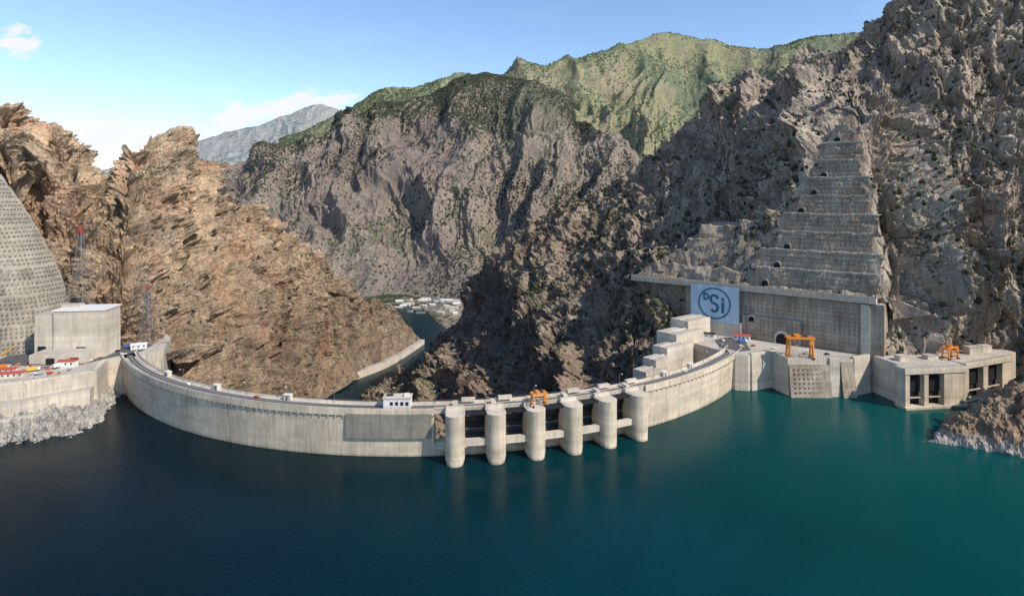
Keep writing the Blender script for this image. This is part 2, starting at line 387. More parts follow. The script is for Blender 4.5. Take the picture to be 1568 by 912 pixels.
def dampR(P):
    dd,t,o=edge_dist(P)
    a=np.clip((dd-0)/22,0,1); a=.12+.88*a*a*(3-2*a)
    low=np.clip((60-P[:,2])/30,0,1)*np.clip((P[:,0]-140)/30,0,1)
    return a*(1-.75*low)*np.clip(1.25-P[:,1]/1900,.6,1)
GR=rockify(G,1.0,[36,9,13,7,3.0,1.5],3,dampR,gs=.2,gain=.5)
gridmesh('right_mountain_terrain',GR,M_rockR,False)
def mskR(p): 
    dd,t,o=edge_dist(p)
    return np.where(dd<3,.02,1.0)*np.where(p[:,0]<230,1.0,.3)*np.clip((p[:,2]+120)/200,.15,1)
scatter('shrub_cover',GR,9000,2.2,6.0,M_leaf,mskR,3)

LM=[[(-500,560,540),(-500,430,600),(-500,260,680),(-500,60,760)],
 [(-150,555,540),(-150,430,590),(-150,280,660),(-150,130,740)],
 [(0,545,575),(0,430,600),(0,300,660),(0,168,740)],
 [(50,540,575),(50,430,605),(50,310,670),(48,212,760)],
 [(100,530,570),(100,430,610),(100,310,680),(98,205,770)],
 [(155,540,560),(155,440,605),(155,340,690),(157,258,790)],
 [(215,570,550),(210,460,610),(205,330,710),(203,222,810)],
 [(270,600,560),(265,490,640),(268,360,750),(262,234,850)],
 [(330,640,600),(325,530,700),(320,400,820),(318,286,920)],
 [(390,650,720),(388,560,800),(385,440,910),(380,330,1010)],
 [(440,640,860),(440,570,920),(440,460,1010),(438,362,1090)],
 [(488,615,1040),(492,570,1080),(498,490,1130),(500,406,1190)],
 [(528,592,1125),(538,560,1170),(550,505,1225),(560,453,1290)],
 [(582,558,1290),(590,545,1325),(598,515,1365),(608,487,1410)],
 [(638,529,1450),(641,526,1460),(644,523,1480),(647,520,1500)]]
def dampL(P):
    return np.clip((P[:,2]+215)/150,.10,1)*np.clip(1.7-P[:,1]/1250,.5,1)
G=loft(LM,1050,560); GL=rockify(G,1.0,[40,20,9,7,3.6,1.8],143,dampL,gs=.16,gfreq=120,gain=.55,warp=18,nz=.55)
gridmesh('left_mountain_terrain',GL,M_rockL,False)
scatter('shrub_cover',GL,1500,2.0,4.2,M_leaf,lambda p:np.where(p[:,2]<250,.6,.2),8)

CM=[]
for px,b,m1,m2,r in [(150,(455,2300),(380,2600),(330,2900),(290,3200)),(300,(460,2200),(380,2450),(325,2750),(274,3100)),
 (400,(465,2150),(385,2400),(310,2750),(242,3150)),(480,(466,2150),(380,2450),(292,2850),(210,3250)),(560,(466,2150),(375,2500),(272,2900),(172,3350)),
 (640,(467,2130),(370,2500),(255,2950),(145,3450)),(700,(468,2100),(370,2480),(250,2950),(127,3500)),(755,(468,2120),(370,2450),(245,2950),(112,3550)),
 (820,(466,2150),(370,2400),(260,2850),(135,3500)),(880,(465,2150),(370,2350),(280,2750),(170,3350)),(950,(465,2150),(370,2300),(300,2600),(218,3050)),
 (1050,(455,2150),(375,2250),(325,2500),(265,2800)),(1200,(455,2100),(375,2250),(325,2400),(280,2600))]:
    CM.append([(px,*b),(px,*m1),(px,*m2),(px,*r)])
def dampC(P): return np.clip((P[:,2]+230)/260,.12,1)*np.clip((1050-P[:,2])/500,.3,1)
G=loft(CM,1000,450,(0,500,-500)); GC=rockify(G,4.0,[118,12,6,3,0,4],77,dampC,gs=.28,warp=24,gfreq=125,gain=.5)
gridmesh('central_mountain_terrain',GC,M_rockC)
scatter('tree_cover',GC,42000,6,11,M_leaf2,lambda p:np.clip((p[:,2]+100)/800,.08,1),12,1.2,1/350,.7)

GM=[]
for px,r,d in [(430,215,5500),(540,163,5500),(590,139,5500),(650,129,5500),(700,121,5600),(800,103,5700),(870,94,5900),(960,70,6200),(1020,50,6500),(1080,62,6500),(1130,70,6400),(1200,71,6200),(1250,54,6200),(1320,49,6100),(1450,41,6000)]:
    GM.append([(px,330,3900),(px,330*.6+r*.4,4500),(px,330*.25+r*.75,d-600),(px,r,d)])
G=loft(GM,700,260,(0,800,-700)); GG=rockify(G,7.0,[160,25,0,0,0,5],97,lambda P:np.clip((2000-P[:,2])/1000,.16,1)*np.clip((P[:,0]+1500)/1500,.2,1),gs=.3,warp=22,gfreq=110,gain=.5)
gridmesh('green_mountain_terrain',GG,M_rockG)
scatter('tree_cover',GG,20000,9,18,M_leafg,None,15,1.2,1/600,.7)
FM=[]
for px,r in [(100,265),(200,250),(270,228),(340,203),(400,188),(450,172),(480,162),(520,166),(580,195),(680,220)]:
    FM.append([(px,330,7500),(px,(330+r)/2,8300),(px,r,9300)])
G=loft(FM,420,160,(0,900,-700)); GF=rockify(G,10.0,[90,25,0,0,0,6],117,gs=.3,gain=.45)
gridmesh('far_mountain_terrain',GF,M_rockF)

def sheet(name,x0,x1,y0,y1,n,z,mat,amp=0):
    xs=np.linspace(x0,x1,n);ys=np.linspace(y0,y1,n); X,Y=np.meshgrid(xs,ys,indexing='ij')
    P=np.stack([X,Y,np.full_like(X,z)],-1)
    return gridmesh(name,P,mat)
sheet('ground',-30000,30000,700,45000,60,-206,M_ground)

# ---------------------------------------------------------------- water
m,nt,out=newmat('reservoir_water'); co=objco(nt)
sp=ND(nt,'ShaderNodeSeparateXYZ',ins={0:co})
nb=noise(nt,co,.006,4,.55,.5)
g=mth(nt,'ADD',mth(nt,'DIVIDE',sp.outputs['X'],620.0),mth(nt,'MULTIPLY',nb,.5))
g=mth(nt,'ADD',g,.16)
wc=ramp(nt,g,[(.1,(.0003,.009,.015)),(.4,(.0003,.020,.026)),(.62,(.0003,.044,.046)),(.95,(.0003,.066,.064))])
rp=noise(nt,mapping(nt,co,(1,1.8,1),(0,0,.4)),.35,5,.6)
rp2=noise(nt,co,.05,4,.6)
bp=ND(nt,'ShaderNodeBump',ins={'Strength':.4,'Distance':.4,'Height':mth(nt,'ADD',rp,rp2)})
b=ND(nt,'ShaderNodeBsdfPrincipled',ins={'Base Color':wc,'Roughness':.12,'IOR':1.33,'Specular IOR Level':.15,'Normal':bp.outputs[0]})
nt.links.new(b.outputs[0],out.inputs[0]); M_water=m
CX,CY=-72.0,697.0
def arc(R,a): 
    a=math.radians(a); return (CX+R*math.sin(a),CY-R*math.cos(a))
pts=[(-4000,-3000),(4000,-3000),(4000,530),(203,530)]+[arc(322,a) for a in range(56,-54,-2)]+[(-345,520),(-4000,530)]
w=MB([M_water]); w.add([(x,y,0) for x,y in pts],[tuple(range(len(pts)))]); w.obj('water')
m2,nt,out=newmat('river_water'); co=objco(nt)
b=ND(nt,'ShaderNodeBsdfPrincipled',ins={'Base Color':(.002,.022,.03),'Roughness':.2,'Specular IOR Level':.1,'Normal':ND(nt,'ShaderNodeBump',ins={'Strength':.2,'Distance':.3,'Height':noise(nt,co,.2,4)}).outputs[0]})
nt.links.new(b.outputs[0],out.inputs[0])
def gp(px,py,z=-205): d=(CH-z)*F/(py-300); return ((px-784)/F*d,d)
rv=MB([m2,M_conp,M_deck])
Lb=[(470,640),(500,606),(530,588),(560,577),(600,562),(640,530),(638,512),(622,492),(612,478),(600,465)]
Rb=[(600,640),(575,612),(590,592),(610,580),(640,565),(700,530),(690,508),(668,492),(655,478),(640,468)]
A=[gp(*p) for p in Lb];B=[gp(*p) for p in Rb]
for i in range(len(A)-1):
    rv.add([(*A[i],-203.5),(*B[i],-203.5),(*B[i+1],-203.5),(*A[i+1],-203.5)],[(0,1,2,3)],0)
rv.obj('river')
eb=MB([M_conp,M_deck])
E=[gp(*p,-196) for p in [(478,622),(492,602),(510,588),(535,577),(560,569),(590,557),(620,542),(650,522)]]
for i in range(len(E)-1):
    (x0,y0),(x1,y1)=E[i],E[i+1]; L=math.hypot(x1-x0,y1-y0); nx,ny=-(y1-y0)/L,(x1-x0)/L
    wd=12
    vs=[(x0,y0,-206),(x1,y1,-206),(x1,y1,-192),(x0,y0,-192),(x0+nx*wd,y0+ny*wd,-192),(x1+nx*wd,y1+ny*wd,-192)]
    eb.add(vs,[(0,1,2,3)],0); eb.add(vs,[(3,2,5,4)],1)
eb.obj('river_embankment_road')

# ---------------------------------------------------------------- dam
def sweep(mb,prof,a0,a1,step,mats,uvs):
    n=max(2,int(abs(a1-a0)/step)+1); k=len(prof)
    L=[0]
    for i in range(1,k): L.append(L[-1]+math.hypot(prof[i][0]-prof[i-1][0],prof[i][1]-prof[i-1][1]))
    vs=[]
    angs=[a0+(a1-a0)*i/(n-1) for i in range(n)]
    for a in angs:
        for R,z in prof: vs.append((*arc(R,a),z))
    for i in range(n-1):
        for j in range(k-1):
            mb.add([vs[i*k+j],vs[(i+1)*k+j],vs[(i+1)*k+j+1],vs[i*k+j+1]],[(0,1,2,3)],mats[j])
            u0,u1=math.radians(angs[i])*325,math.radians(angs[i+1])*325
            uvs+= [(u0,L[j]),(u1,L[j]),(u1,L[j+1]),(u0,L[j+1])]
    for i in (0,n-1):
        mb.add([vs[i*k+j] for j in range(k)],[tuple(range(k))],0); uvs+=[(0,0)]*k
def setuv(o,uvs):
    ul=o.data.uv_layers.new(name='UVMap'); ul.data.foreach_set('uv',np.array(uvs,np.float32).reshape(-1))
dam=empty('arch_dam')
prof=[(319,-80),(324.5,0),(326.3,25.5),(327.3,26.6),(327.3,31.3),(326.8,31.3),(326.8,30.2),(325.2,30.2),(325.2,30.0),(317,30.0),(317,30.2),(315.4,30.2),(315.4,31.3),(314.8,31.3),(314.8,26),(313.5,24),(300,-60),(262,-232)]
pm=[0,0,0,0,1,1,1,1,2,1,1,1,1,1,0,0,0]
for nm,a0,a1 in(('body_left',-54,4.0),('body_right',30.6,57.5)):
    mb=MB([M_con,M_conp,M_deck]); uv=[]; sweep(mb,prof,a0,a1,.75,pm,uv); o=mb.obj(nm,dam); setuv(o,uv)
mb=MB([M_con,M_conp,M_deck]); uv=[]
sweep(mb,[(319,-80),(324.5,0),(326,5),(323,8),(318,8.5),(312,4),(300,-60),(262,-232)],4.0,30.6,.75,[0]*7,uv); setuv(mb.obj('spillway_sill',dam),uv)
mb=MB([M_conp,M_deck,M_dark,M_asph]); uv=[]
sweep(mb,[(325.5,27.2),(325.5,31.3),(325,31.3),(325,30),(315.4,30),(315.4,31.3),(314.8,31.3),(314.8,27.2),(325.5,27.2)],4.0,30.6,.75,[0,0,0,1,0,0,0,0],uv); mb.obj('spillway_bridge',dam)
mb=MB([M_asph,M_white]); uv=[]
sweep(mb,[(323.2,30.02),(318.6,30.02)],-52,57,.75,[0],uv)
sweep(mb,[(321.0,30.03),(320.8,30.03)],-52,57,.75,[1],uv); mb.obj('crest_road',dam)
mb=MB([M_grid]); uv=[]
sweep(mb,[(325.2,12.2),(326.9,12.2),(327.5,27.8),(326.8,27.8)],-5.8,3.7,.75,[0]*3,uv); setuv(mb.obj('grid_panel',dam),uv)
mb=MB([M_conp,M_steel,M_white])
a=-52
while a<57:
    if not 3<a<31:
        t=(math.cos(math.radians(a)),math.sin(math.radians(a)))
        mb.obox(arc(326.7,a),t,.5,1.1,25.2,26.7,0)
        mb.obox(arc(327.1,a),t,.2,.2,31.3,32.3,1)
    a+=.9
for R in(327.1,315.1):
    for z in (31.8,32.3):
        for i in range(-52,57):
            mb.beam((*arc(R,i),z),(*arc(R,i+1),z),.1,1)
for a in range(-50,57,6):
    x,y=arc(316.2,a); mb.beam((x,y,30),(x,y,39),.25,1)
    x2,y2=arc(319,a); mb.beam((x,y,39),(x2,y2,39.3),.22,1); mb.obox((x2,y2),(1,0),.9,.5,39.1,39.5,2)
mb.obj('parapet_details',dam)
mb=MB([M_conp,M_dark,M_white])
for a,L in((-36,5),(-25,4),(-14,5),(36,5),(42,4)):
    c=arc(316.5,a); t=(math.cos(math.radians(a)),math.sin(math.radians(a)))
    mb.obox(c,t,L,3,30.2,33.4,0); mb.obox(c,t,L+.6,3.6,33.4,33.8,2)
    c2=arc(318.05,a); mb.obox(c2,t,1,.1,30.3,32.5,1)
mb.obj('crest_kiosks',dam)

cb=MB([M_white,M_glass,M_conp,M_dark])
c=arc(320.5,2-2.2); t=(1,.02)
def xy(c,dx,dy): return (c[0]+dx,c[1]+dy)
cb.obox(c,t,17,8,30,36.6,0); cb.obox(c,t,18,9,36.6,37.3,2)
for i in range(5):
    cb.obox(xy(c,-6.6+3.3*i,-4.05),t,2.0,.12,32.3,34.6,1)
cb.obox(xy(c,6,-1),t,3,3,37.3,39,0); cb.obox(xy(c,-5,0),t,4,2.5,37.3,38.2,3)
cb.obox(xy(c,-7.8,-4.06),t,1.2,.12,30,32.2,3)
cb.obj('control_building')

# spillway piers
def pier_poly(a,wd,R0,Rn,n=10,grow=0):
    r=math.radians(a); tx,ty=math.cos(r),math.sin(r); rx,ry=math.sin(r),-math.cos(r)
    P=[]; h=wd/2+grow
    def pt(t,R): return (CX+rx*R+tx*t,CY+ry*R+ty*t)
    P.append(pt(-h,R0)); 
    for i in range(n+1):
        th=math.pi*i/n
        P.append(pt(-h*math.cos(th),Rn-wd/2+(h)*math.sin(th)))
    P.append(pt(h,R0)); return P
ANG=[6.3+4.38*k for k in range(6)]
sw=empty('spillway')
mb=MB([M_pier,M_conp,M_steel,M_dark])
for i,a in enumerate(ANG):
    mb.prism(pier_poly(a,12,314,341.5,14),3,29.6,0,1)
    mb.prism(pier_poly(a,12,325.7,341.5,14,.15),29.6,30.3,1,1)
    p0=pier_poly(a,12,314,341.5,14); p1=pier_poly(a,6.0,314,343.0,14,0); n=len(p0)
    r=math.radians(a)
    vs=[(x,y,3) for x,y in p0]+[(x,y,-6) for x,y in p1]
    mb.add(vs,[(k,(k+1)%n,n+(k+1)%n,n+k)[::-1] for k in range(n)],0)
    t=(math.cos(r),math.sin(r))
    mb.obox(arc(327.2,a),t,11.4,3.0,30.3,32.2,1,1)
    mb.obox(arc(321,a),t,3,6,31.4,32.8,1)
    mb.obox(arc(316.5,a+1.6),t,9,3,31.4,33.6,1)
    for s_ in(-5.2,5.2):
        for R in np.arange(330,338,2.0):
            x,y=arc(R,a); mb.beam((x+t[0]*s_,y+t[1]*s_,30.3),(x+t[0]*s_,y+t[1]*s_,31.4),.12,2)
        x0,y0=arc(330,a);x1,y1=arc(337,a); mb.beam((x0+t[0]*s_,y0+t[1]*s_,31.4),(x1+t[0]*s_,y1+t[1]*s_,31.4),.12,2)
mb.obj('piers',sw)
mb=MB([M_dark,M_conp,M_black,M_steel,M_con])
for i in range(5):
    a0,a1=ANG[i]+.85,ANG[i+1]-.85; uv=[]
    R0=[(327.5-2.5*math.sin(k/6*math.pi),8.2+k*2.9) for k in range(7)]
    sweep(mb,R0,a0,a1,.9,[0]*6,uv)
    for k in range(1,6): 
        for j in range(3):
            A0=a0+(a1-a0)*j/3; A1=a0+(a1-a0)*(j+1)/3
            mb.beam((*arc(R0[k][0]+.4,A0),R0[k][1]),(*arc(R0[k][0]+.4,A1),R0[k][1]),.5,3 if k==3 else 0)
    sweep(mb,[(333,10.2),(336,10.2),(336,14.2),(333,14.2),(333,10.2)],a0-.3,a1+.3,.8,[1]*4,uv)
    sweep(mb,[(327,27.0),(329.2,27.0),(329.2,29.4),(327,29.4),(327,27.0)],a0-.3,a1+.3,.8,[0]*4,uv)
    sweep(mb,[(332.0,28.2),(333.2,28.2),(333.2,29.4),(332.0,29.4),(332.0,28.2)],a0-.3,a1+.3,.8,[0]*4,uv)
mb.obj('gates',sw)

# ---------------------------------------------------------------- gantry cranes
def gantry(name,c,ax,W_,D_,H,z0,mat,mat2,th=1.2):
    l=math.hypot(*ax); ax=(ax[0]/l,ax[1]/l); ay=(-ax[1],ax[0])
    P=lambda u,v,z:(c[0]+ax[0]*u+ay[0]*v,c[1]+ax[1]*u+ay[1]*v,z0+z)
    mb=MB([mat,mat2,M_dark,M_steel]); h=W_/2;d=D_/2
    for u in(-h,h):
        for v in(-d,d):
            mb.beam(P(u,v,1),P(u*.93,v*.7,H),th,0); mb.obox(P(u,v,0)[:2],ay,th*2.2,th*1.3,z0,z0+1.0,2)
        mb.beam(P(u,-d,1.6),P(u,d,1.6),th*.8,0)
        mb.beam(P(u,-d,H*.55),P(u,d,H*.55),th*.5,0)
        mb.beam(P(u,-d,H*.05),P(u,d,H*.55),th*.3,0)
        mb.beam(P(u*.93,-d*.7,H),P(u*.93,d*.7,H),th,0)
    for v in(-d*.7,d*.7):
        mb.beam(P(-h*1.15,v,H+th*.5),P(h*1.15,v,H+th*.5),th*1.3,0)
        mb.beam(P(-h*1.1,v,H+th*1.9),P(h*1.1,v,H+th*1.9),.15,3)
        for k in range(9):
            u=-h*1.1+k*h*2.2/8; mb.beam(P(u,v,H+th),P(u,v,H+th*1.9),.15,3)
    mb.obox(P(-h*.25,0,0)[:2],ax,W_*.22,D_*.8,z0+H+th,z0+H+th*2.4,1)
    mb.obox(P(h*.45,0,0)[:2],ax,W_*.12,D_*.5,z0+H+th,z0+H+th*2.0,2)
    mb.obox(P(-h*.25,0,0)[:2],ax,1.6,1.6,z0+H*.62,z0+H*.72,1)
    for s_ in(-.5,.5): mb.beam(P(-h*.25+s_,0,H*.7),P(-h*.25+s_,0,H+th),.18,2)
    mb.obox(P(h*.8,-d*.8,0)[:2],ax,2.2,2.2,z0+H*.72,z0+H*.9,1)
    return mb.obj(name)
gantry('gantry_crane',arc(331.0,(ANG[2]+ANG[3])/2-1.6),(math.cos(.29),math.sin(.29)),9,6,7.5,30.4,M_orange,M_orange,.8)
gantry('gantry_crane',(241,492),(1,-.15),19,8,16,30,M_orange,M_orange,1.3)

# ---------------------------------------------------------------- right abutment
ab=MB([M_conp,M_deck,M_bolt,M_black,M_asph,M_shot])
plaza=[(190,500),(200,498),(226,510),(228,486),(281,486),(301,497),(312,525),(210,600),(150,610),(165,545)]
ab.prism(plaza,-20,30,0,1)
ab.prism([(186,502),(201,499),(215,512),(205,530),(190,525)],30,30.6,0,1)
ab.prism([(196,508),(208,512),(216,545),(204,560),(190,550),(186,525)],30.6,30.68,4,4)
ab.obj('right_plaza')
ab=MB([M_conp,M_deck,M_bolt,M_black,M_asph,M_shot])
def batter(mb,p0,p1,z0,z1,out0,mi=0,back=3):
    L=math.hypot(p1[0]-p0[0],p1[1]-p0[1]); dx,dy=(p1[0]-p0[0])/L,(p1[1]-p0[1])/L; nx,ny=dy,-dx
    v=[(p0[0]+nx*out0,p0[1]+ny*out0,z0),(p1[0]+nx*out0,p1[1]+ny*out0,z0),(p1[0]+nx*.4,p1[1]+ny*.4,z1),(p0[0]+nx*.4,p0[1]+ny*.4,z1),
       (p0[0]-nx*back,p0[1]-ny*back,z0),(p1[0]-nx*back,p1[1]-ny*back,z0),(p1[0]-nx*back,p1[1]-ny*back,z1),(p0[0]-nx*back,p0[1]-ny*back,z1)]
    mb.add(v,[(0,1,2,3),(1,5,6,2),(5,4,7,6),(4,0,3,7),(3,2,6,7),(4,5,1,0)],mi)
batter(ab,(229,486),(262,485),-8,26,6,5); 
for r_ in range(6):
    z=4+r_*3.6; o=6-5.6*(z+8)/34+.1
    for i in range(8): ab.obox((233+i*3.6,485.6-o),(1,-.03),1.3,.6,z-.6,z+.6,2)
batter(ab,(262,485),(270,485),-8,31,2.5,0); batter(ab,(271,485.5),(282,486),-8,28,7,5); batter(ab,(283,486.5),(301,495),-8,31.5,1.5,0)
batter(ab,(203,499),(226,509),-8,31.5,1.5,0)
batter(ab,(224,512),(229,487),-8,31,1.2,0)
for q0,q1 in(((203,499),(226,510)),((228,486),(281,486)),((281,486),(301,497))):
    L=math.hypot(q1[0]-q0[0],q1[1]-q0[1]); n=int(L/2.5)
    for i in range(n+1):
        x=q0[0]+(q1[0]-q0[0])*i/n;y=q0[1]+(q1[1]-q0[1])*i/n+1.2; ab.beam((x,y,30),(x,y,32.2),.18,2)
    ab.beam((q0[0],q0[1]+1.2,32.2),(q1[0],q1[1]+1.2,32.2),.18,2)
ab.obj('right_retaining_wall')

st=MB([M_conp,M_deck])
for i,(x,y,L,D,z) in enumerate([(118,492,34,14,22),(130,506,36,14,28),(143,522,36,16,34),(156,545,40,22,41),(172,566,34,20,48)]):
    st.obox((x,y),(.80,.6),L,D,-40,z,0,1)
    st.obox((x-.3,y-.6),(.80,.6),L,.5,z,z+1.2,0)
st.obj('concrete_steps')

# bench wall
bw=MB([M_shot,M_conp,M_bolt,M_black,M_deck,M_asph,M_conp])
bw.prism([wp(.27),wp(1.0),wp(1.0,30),wp(.27,30)],15,73,0,4)
bw.prism([wp(0,-2),wp(1.005,-2),wp(1.005,22),wp(0,22)],74,79,1,5)
bw.prism([wp(0,-2),wp(1.005,-2),wp(1.005,-1.3),wp(0,-1.3)],79,80.2,1)
for i in range(90):
    t=.005+i*.011
    c=wp(t,-2.2); bw.obox(c,dr,.6,.6,74.5,79.6,1)
bw.bolts(wp(.27),wp(.999),33,72,nr,3.6,.42,2)
bw.prism([wp(.27,-6),wp(.52,-6),wp(.52,5),wp(.27,5)],15,44,1,4)
bw.prism([wp(.52,-3),wp(.75,-3),wp(.75,5),wp(.52,5)],15,52,0,4)
bw.bolts(wp(.53,-3),wp(.74,-3),34,51,nr,3.4,.42,2)
bw.prism([wp(.955,-1.5),wp(.985,-1.5),wp(.985,5),wp(.955,5)],15,73,1,4)
bw.prism([wp(1.0,0),wp(1.03,0),wp(1.03,20),wp(1.0,20)],15,74,0,4)
def portal(mb,t,off,zb,r,mi_f,mi_d,depth=.8):
    c=wp(t,off)
    for rr,mi,o in((r*1.28,mi_f,.0),(r,mi_d,.25)):
        poly=[(-rr,0)]+[(rr*math.cos(math.pi*(1-k/10)),rr*.8+rr*math.sin(math.pi*(1-k/10))) for k in range(11)]+[(rr,0)]
        vs=[(c[0]+dr[0]*u+nr[0]*(depth+o),c[1]+dr[1]*u+nr[1]*(depth+o),zb+v) for u,v in poly]
        vb=[(c[0]+dr[0]*u-nr[0]*3,c[1]+dr[1]*u-nr[1]*3,zb+v) for u,v in poly]
        n=len(poly); mb.add(vs+vb,[tuple(range(n))]+[(i,n+i,n+(i+1)%n,(i+1)%n) for i in range(n)],mi)
portal(bw,.68,-3,30,5.2,1,3); portal(bw,.56,-3,47,2.6,1,3); 
bw.obj('bench_wall')
sb=MB([M_shot,M_berm,M_bolt,M_black,M_conp])
NB=9
JA=[0,-.03,.012,-.018,.015,-.02,.005,-.02,.0]; JB=[.0,.012,-.012,.018,-.01,.012,-.015,.015,0]
for k in range(NB):
    z0=80+k*17;z1=z0+17; off=8+k*7
    n=70; m=7; rows=[]
    for j in range(m+1):
        f=j/m; z=z0-2+f*(z1-z0+2)
        ez=np.array([[0,0,z*1.0]],np.float32)
        a=float(np.interp(z,TZ,TLv))-.012+JA[k]+float(fbm(ez,1/6,2,460)[0])*.02;b=float(np.interp(z,TZ,TRv))+.008+JB[k]+float(fbm(ez,1/6,2,470)[0])*.02
        tt=np.linspace(a,b,n+1)
        X=np.array([wp(t,off+3.2*f) for t in tt]); pp=np.c_[X,np.full(n+1,z)].astype(np.float32)
        nn=fbm(pp,1/14,3,400)*1.6+fbm(pp,1/4,2,410)*.6
        zz=z+fbm(pp,1/9,2,420)*(1.0 if j==m else .4)
        rows.append([(x-nr[0]*o,y-nr[1]*o,q) for (x,y),o,q in zip(X,nn,zz)])
    bk=[(*wp(t,off+45),z1) for t in tt]
    vs=[p for r in rows for p in r]+bk; w1=n+1
    sb.add(vs,[(j*w1+i,j*w1+i+1,(j+1)*w1+i+1,(j+1)*w1+i) for j in range(m) for i in range(n)],0)
    sb.add(vs,[(m*w1+i,m*w1+i+1,(m+1)*w1+i+1,(m+1)*w1+i) for i in range(n)],1)
    lip=rows[-1]
    for i in range(0,n,1):
        sb.beam((lip[i][0],lip[i][1],lip[i][2]+.4),(lip[i+1][0],lip[i+1][1],lip[i+1][2]+.4),1.1,4)
    for r_ in range(4):
        zz=z0+2.8+r_*3.9; o=off+3.2*(zz-z0)/17-.5
        a=float(np.interp(zz,TZ,TLv));b=float(np.interp(zz,TZ,TRv))
        sb.bolts(wp(a,o),wp(b,o),zz-1.6,zz+1.2,nr,3.4,.55,2)
for z,t in((80,.60),(97,.64),(114,.672),(148,.712),(165,.755),(182,.785),(216,.825)):
    k=(z-80)//17; portal(sb,t,8+k*7,z+.5,2.7,0,3,1.8)
sb.obj('shotcrete_benches')
sb=MB([M_shot,M_deck,M_bolt,M_black,M_conp])
for k in range(4):
    z0=80+k*14; a=.08+.055*k; b=.56; n=60;m=5; rows=[]
    for j in range(m+1):
        f=j/m; z=z0-3+f*15
        tt=np.linspace(a+.02*f,b,n+1); X=np.array([wp(t,10+k*9+4*f+(b-t)*10) for t in tt]); pp=np.c_[X,np.full(n+1,z)].astype(np.float32)
        nn=fbm(pp,1/16,4,430)*3.2; zz=z+fbm(pp,1/12,3,440)*(3.0 if j==m else .5)
        rows.append([(x-nr[0]*o,y-nr[1]*o,q) for (x,y),o,q in zip(X,nn,zz)])
    bk=[(*wp(t,55+k*11),z0+14) for t in tt]; vs=[p for r in rows for p in r]+bk; w1=n+1
    sb.add(vs,[(j*w1+i,j*w1+i+1,(j+1)*w1+i+1,(j+1)*w1+i) for j in range(m) for i in range(n)],0)
    sb.add(vs,[(m*w1+i,m*w1+i+1,(m+1)*w1+i+1,(m+1)*w1+i) for i in range(n)],0)
sb.obj('shotcrete_benches')

# banner
bn=empty('dsi_banner')
m,nt,out=newmat('banner_cloth'); co=objco(nt)
c=mix(nt,noise(nt,co,.05,3),(.50,.59,.66),(.33,.47,.58))
b=ND(nt,'ShaderNodeBsdfPrincipled',ins={'Base Color':c,'Roughness':.8}); nt.links.new(b.outputs[0],out.inputs[0]); M_ban=m
M_logo=mat_plain('logo_blue',(.01,.13,.22),.8,0,.1)
t0,t1=.305,.515; zc0,zc1=42.5,78
nU,nV=40,24
Gb=np.zeros((nU,nV,3))
for i in range(nU):
    for j in range(nV):
        t=t0+(t1-t0)*i/(nU-1); x,y=wp(t,-7.2-.25*math.sin(i*.6+j*.2)); Gb[i,j]=(x,y,zc0+(zc1-zc0)*j/(nV-1))
o=gridmesh('cloth',Gb,M_ban); o.parent=bn
cc=(t0+t1)/2
def bpnt(u,v,o=-7.75): x,y=wp(cc+u/LW,o); return (x,y,60.5+v)
lg=MB([M_logo]); n=64;R1,R2=15.2,13.9
vs=[bpnt(R*math.cos(k/n*2*math.pi)*1.05,R*math.sin(k/n*2*math.pi)) for R in(R1,R2) for k in range(n)]
lg.add(vs,[(k,(k+1)%n,n+(k+1)%n,n+k) for k in range(n)])
def stroke(mb,pts,w):
    for i in range(len(pts)-1):
        (x0,y0),(x1,y1)=pts[i],pts[i+1]; L=math.hypot(x1-x0,y1-y0) or 1; nx,ny=-(y1-y0)/L*w/2,(x1-x0)/L*w/2
        ex,ey=(x1-x0)/L*w*.2,(y1-y0)/L*w*.2; oo=-7.76-.004*(i%2)
        mb.add([bpnt(x0+nx-ex,y0+ny-ey,oo),bpnt(x1+nx+ex,y1+ny+ey,oo),bpnt(x1-nx+ex,y1-ny+ey,oo),bpnt(x0-nx-ex,y0-ny-ey,oo)],[(0,1,2,3)])
D=[(-10,3),(-10,9.0)]+[(-10+4.4*math.sin(k/8*math.pi),6.0+3.0*math.cos(k/8*math.pi)) for k in range(9)]+[(-10,3)]
stroke(lg,D,1.6)
S=[(3.4*math.cos(math.radians(an)),4.0+3.9*math.sin(math.radians(an))) for an in range(20,271,18)]+[(3.4*math.cos(math.radians(an)),-4.0+3.9*math.sin(math.radians(an))) for an in range(90,-161,-18)]
stroke(lg,S,2.3)
stroke(lg,[(8.3,-8.2),(8.3,1.5)],2.3); stroke(lg,[(8.3,3.4),(8.3,5.6)],2.3)
lg.obj('logo',bn)

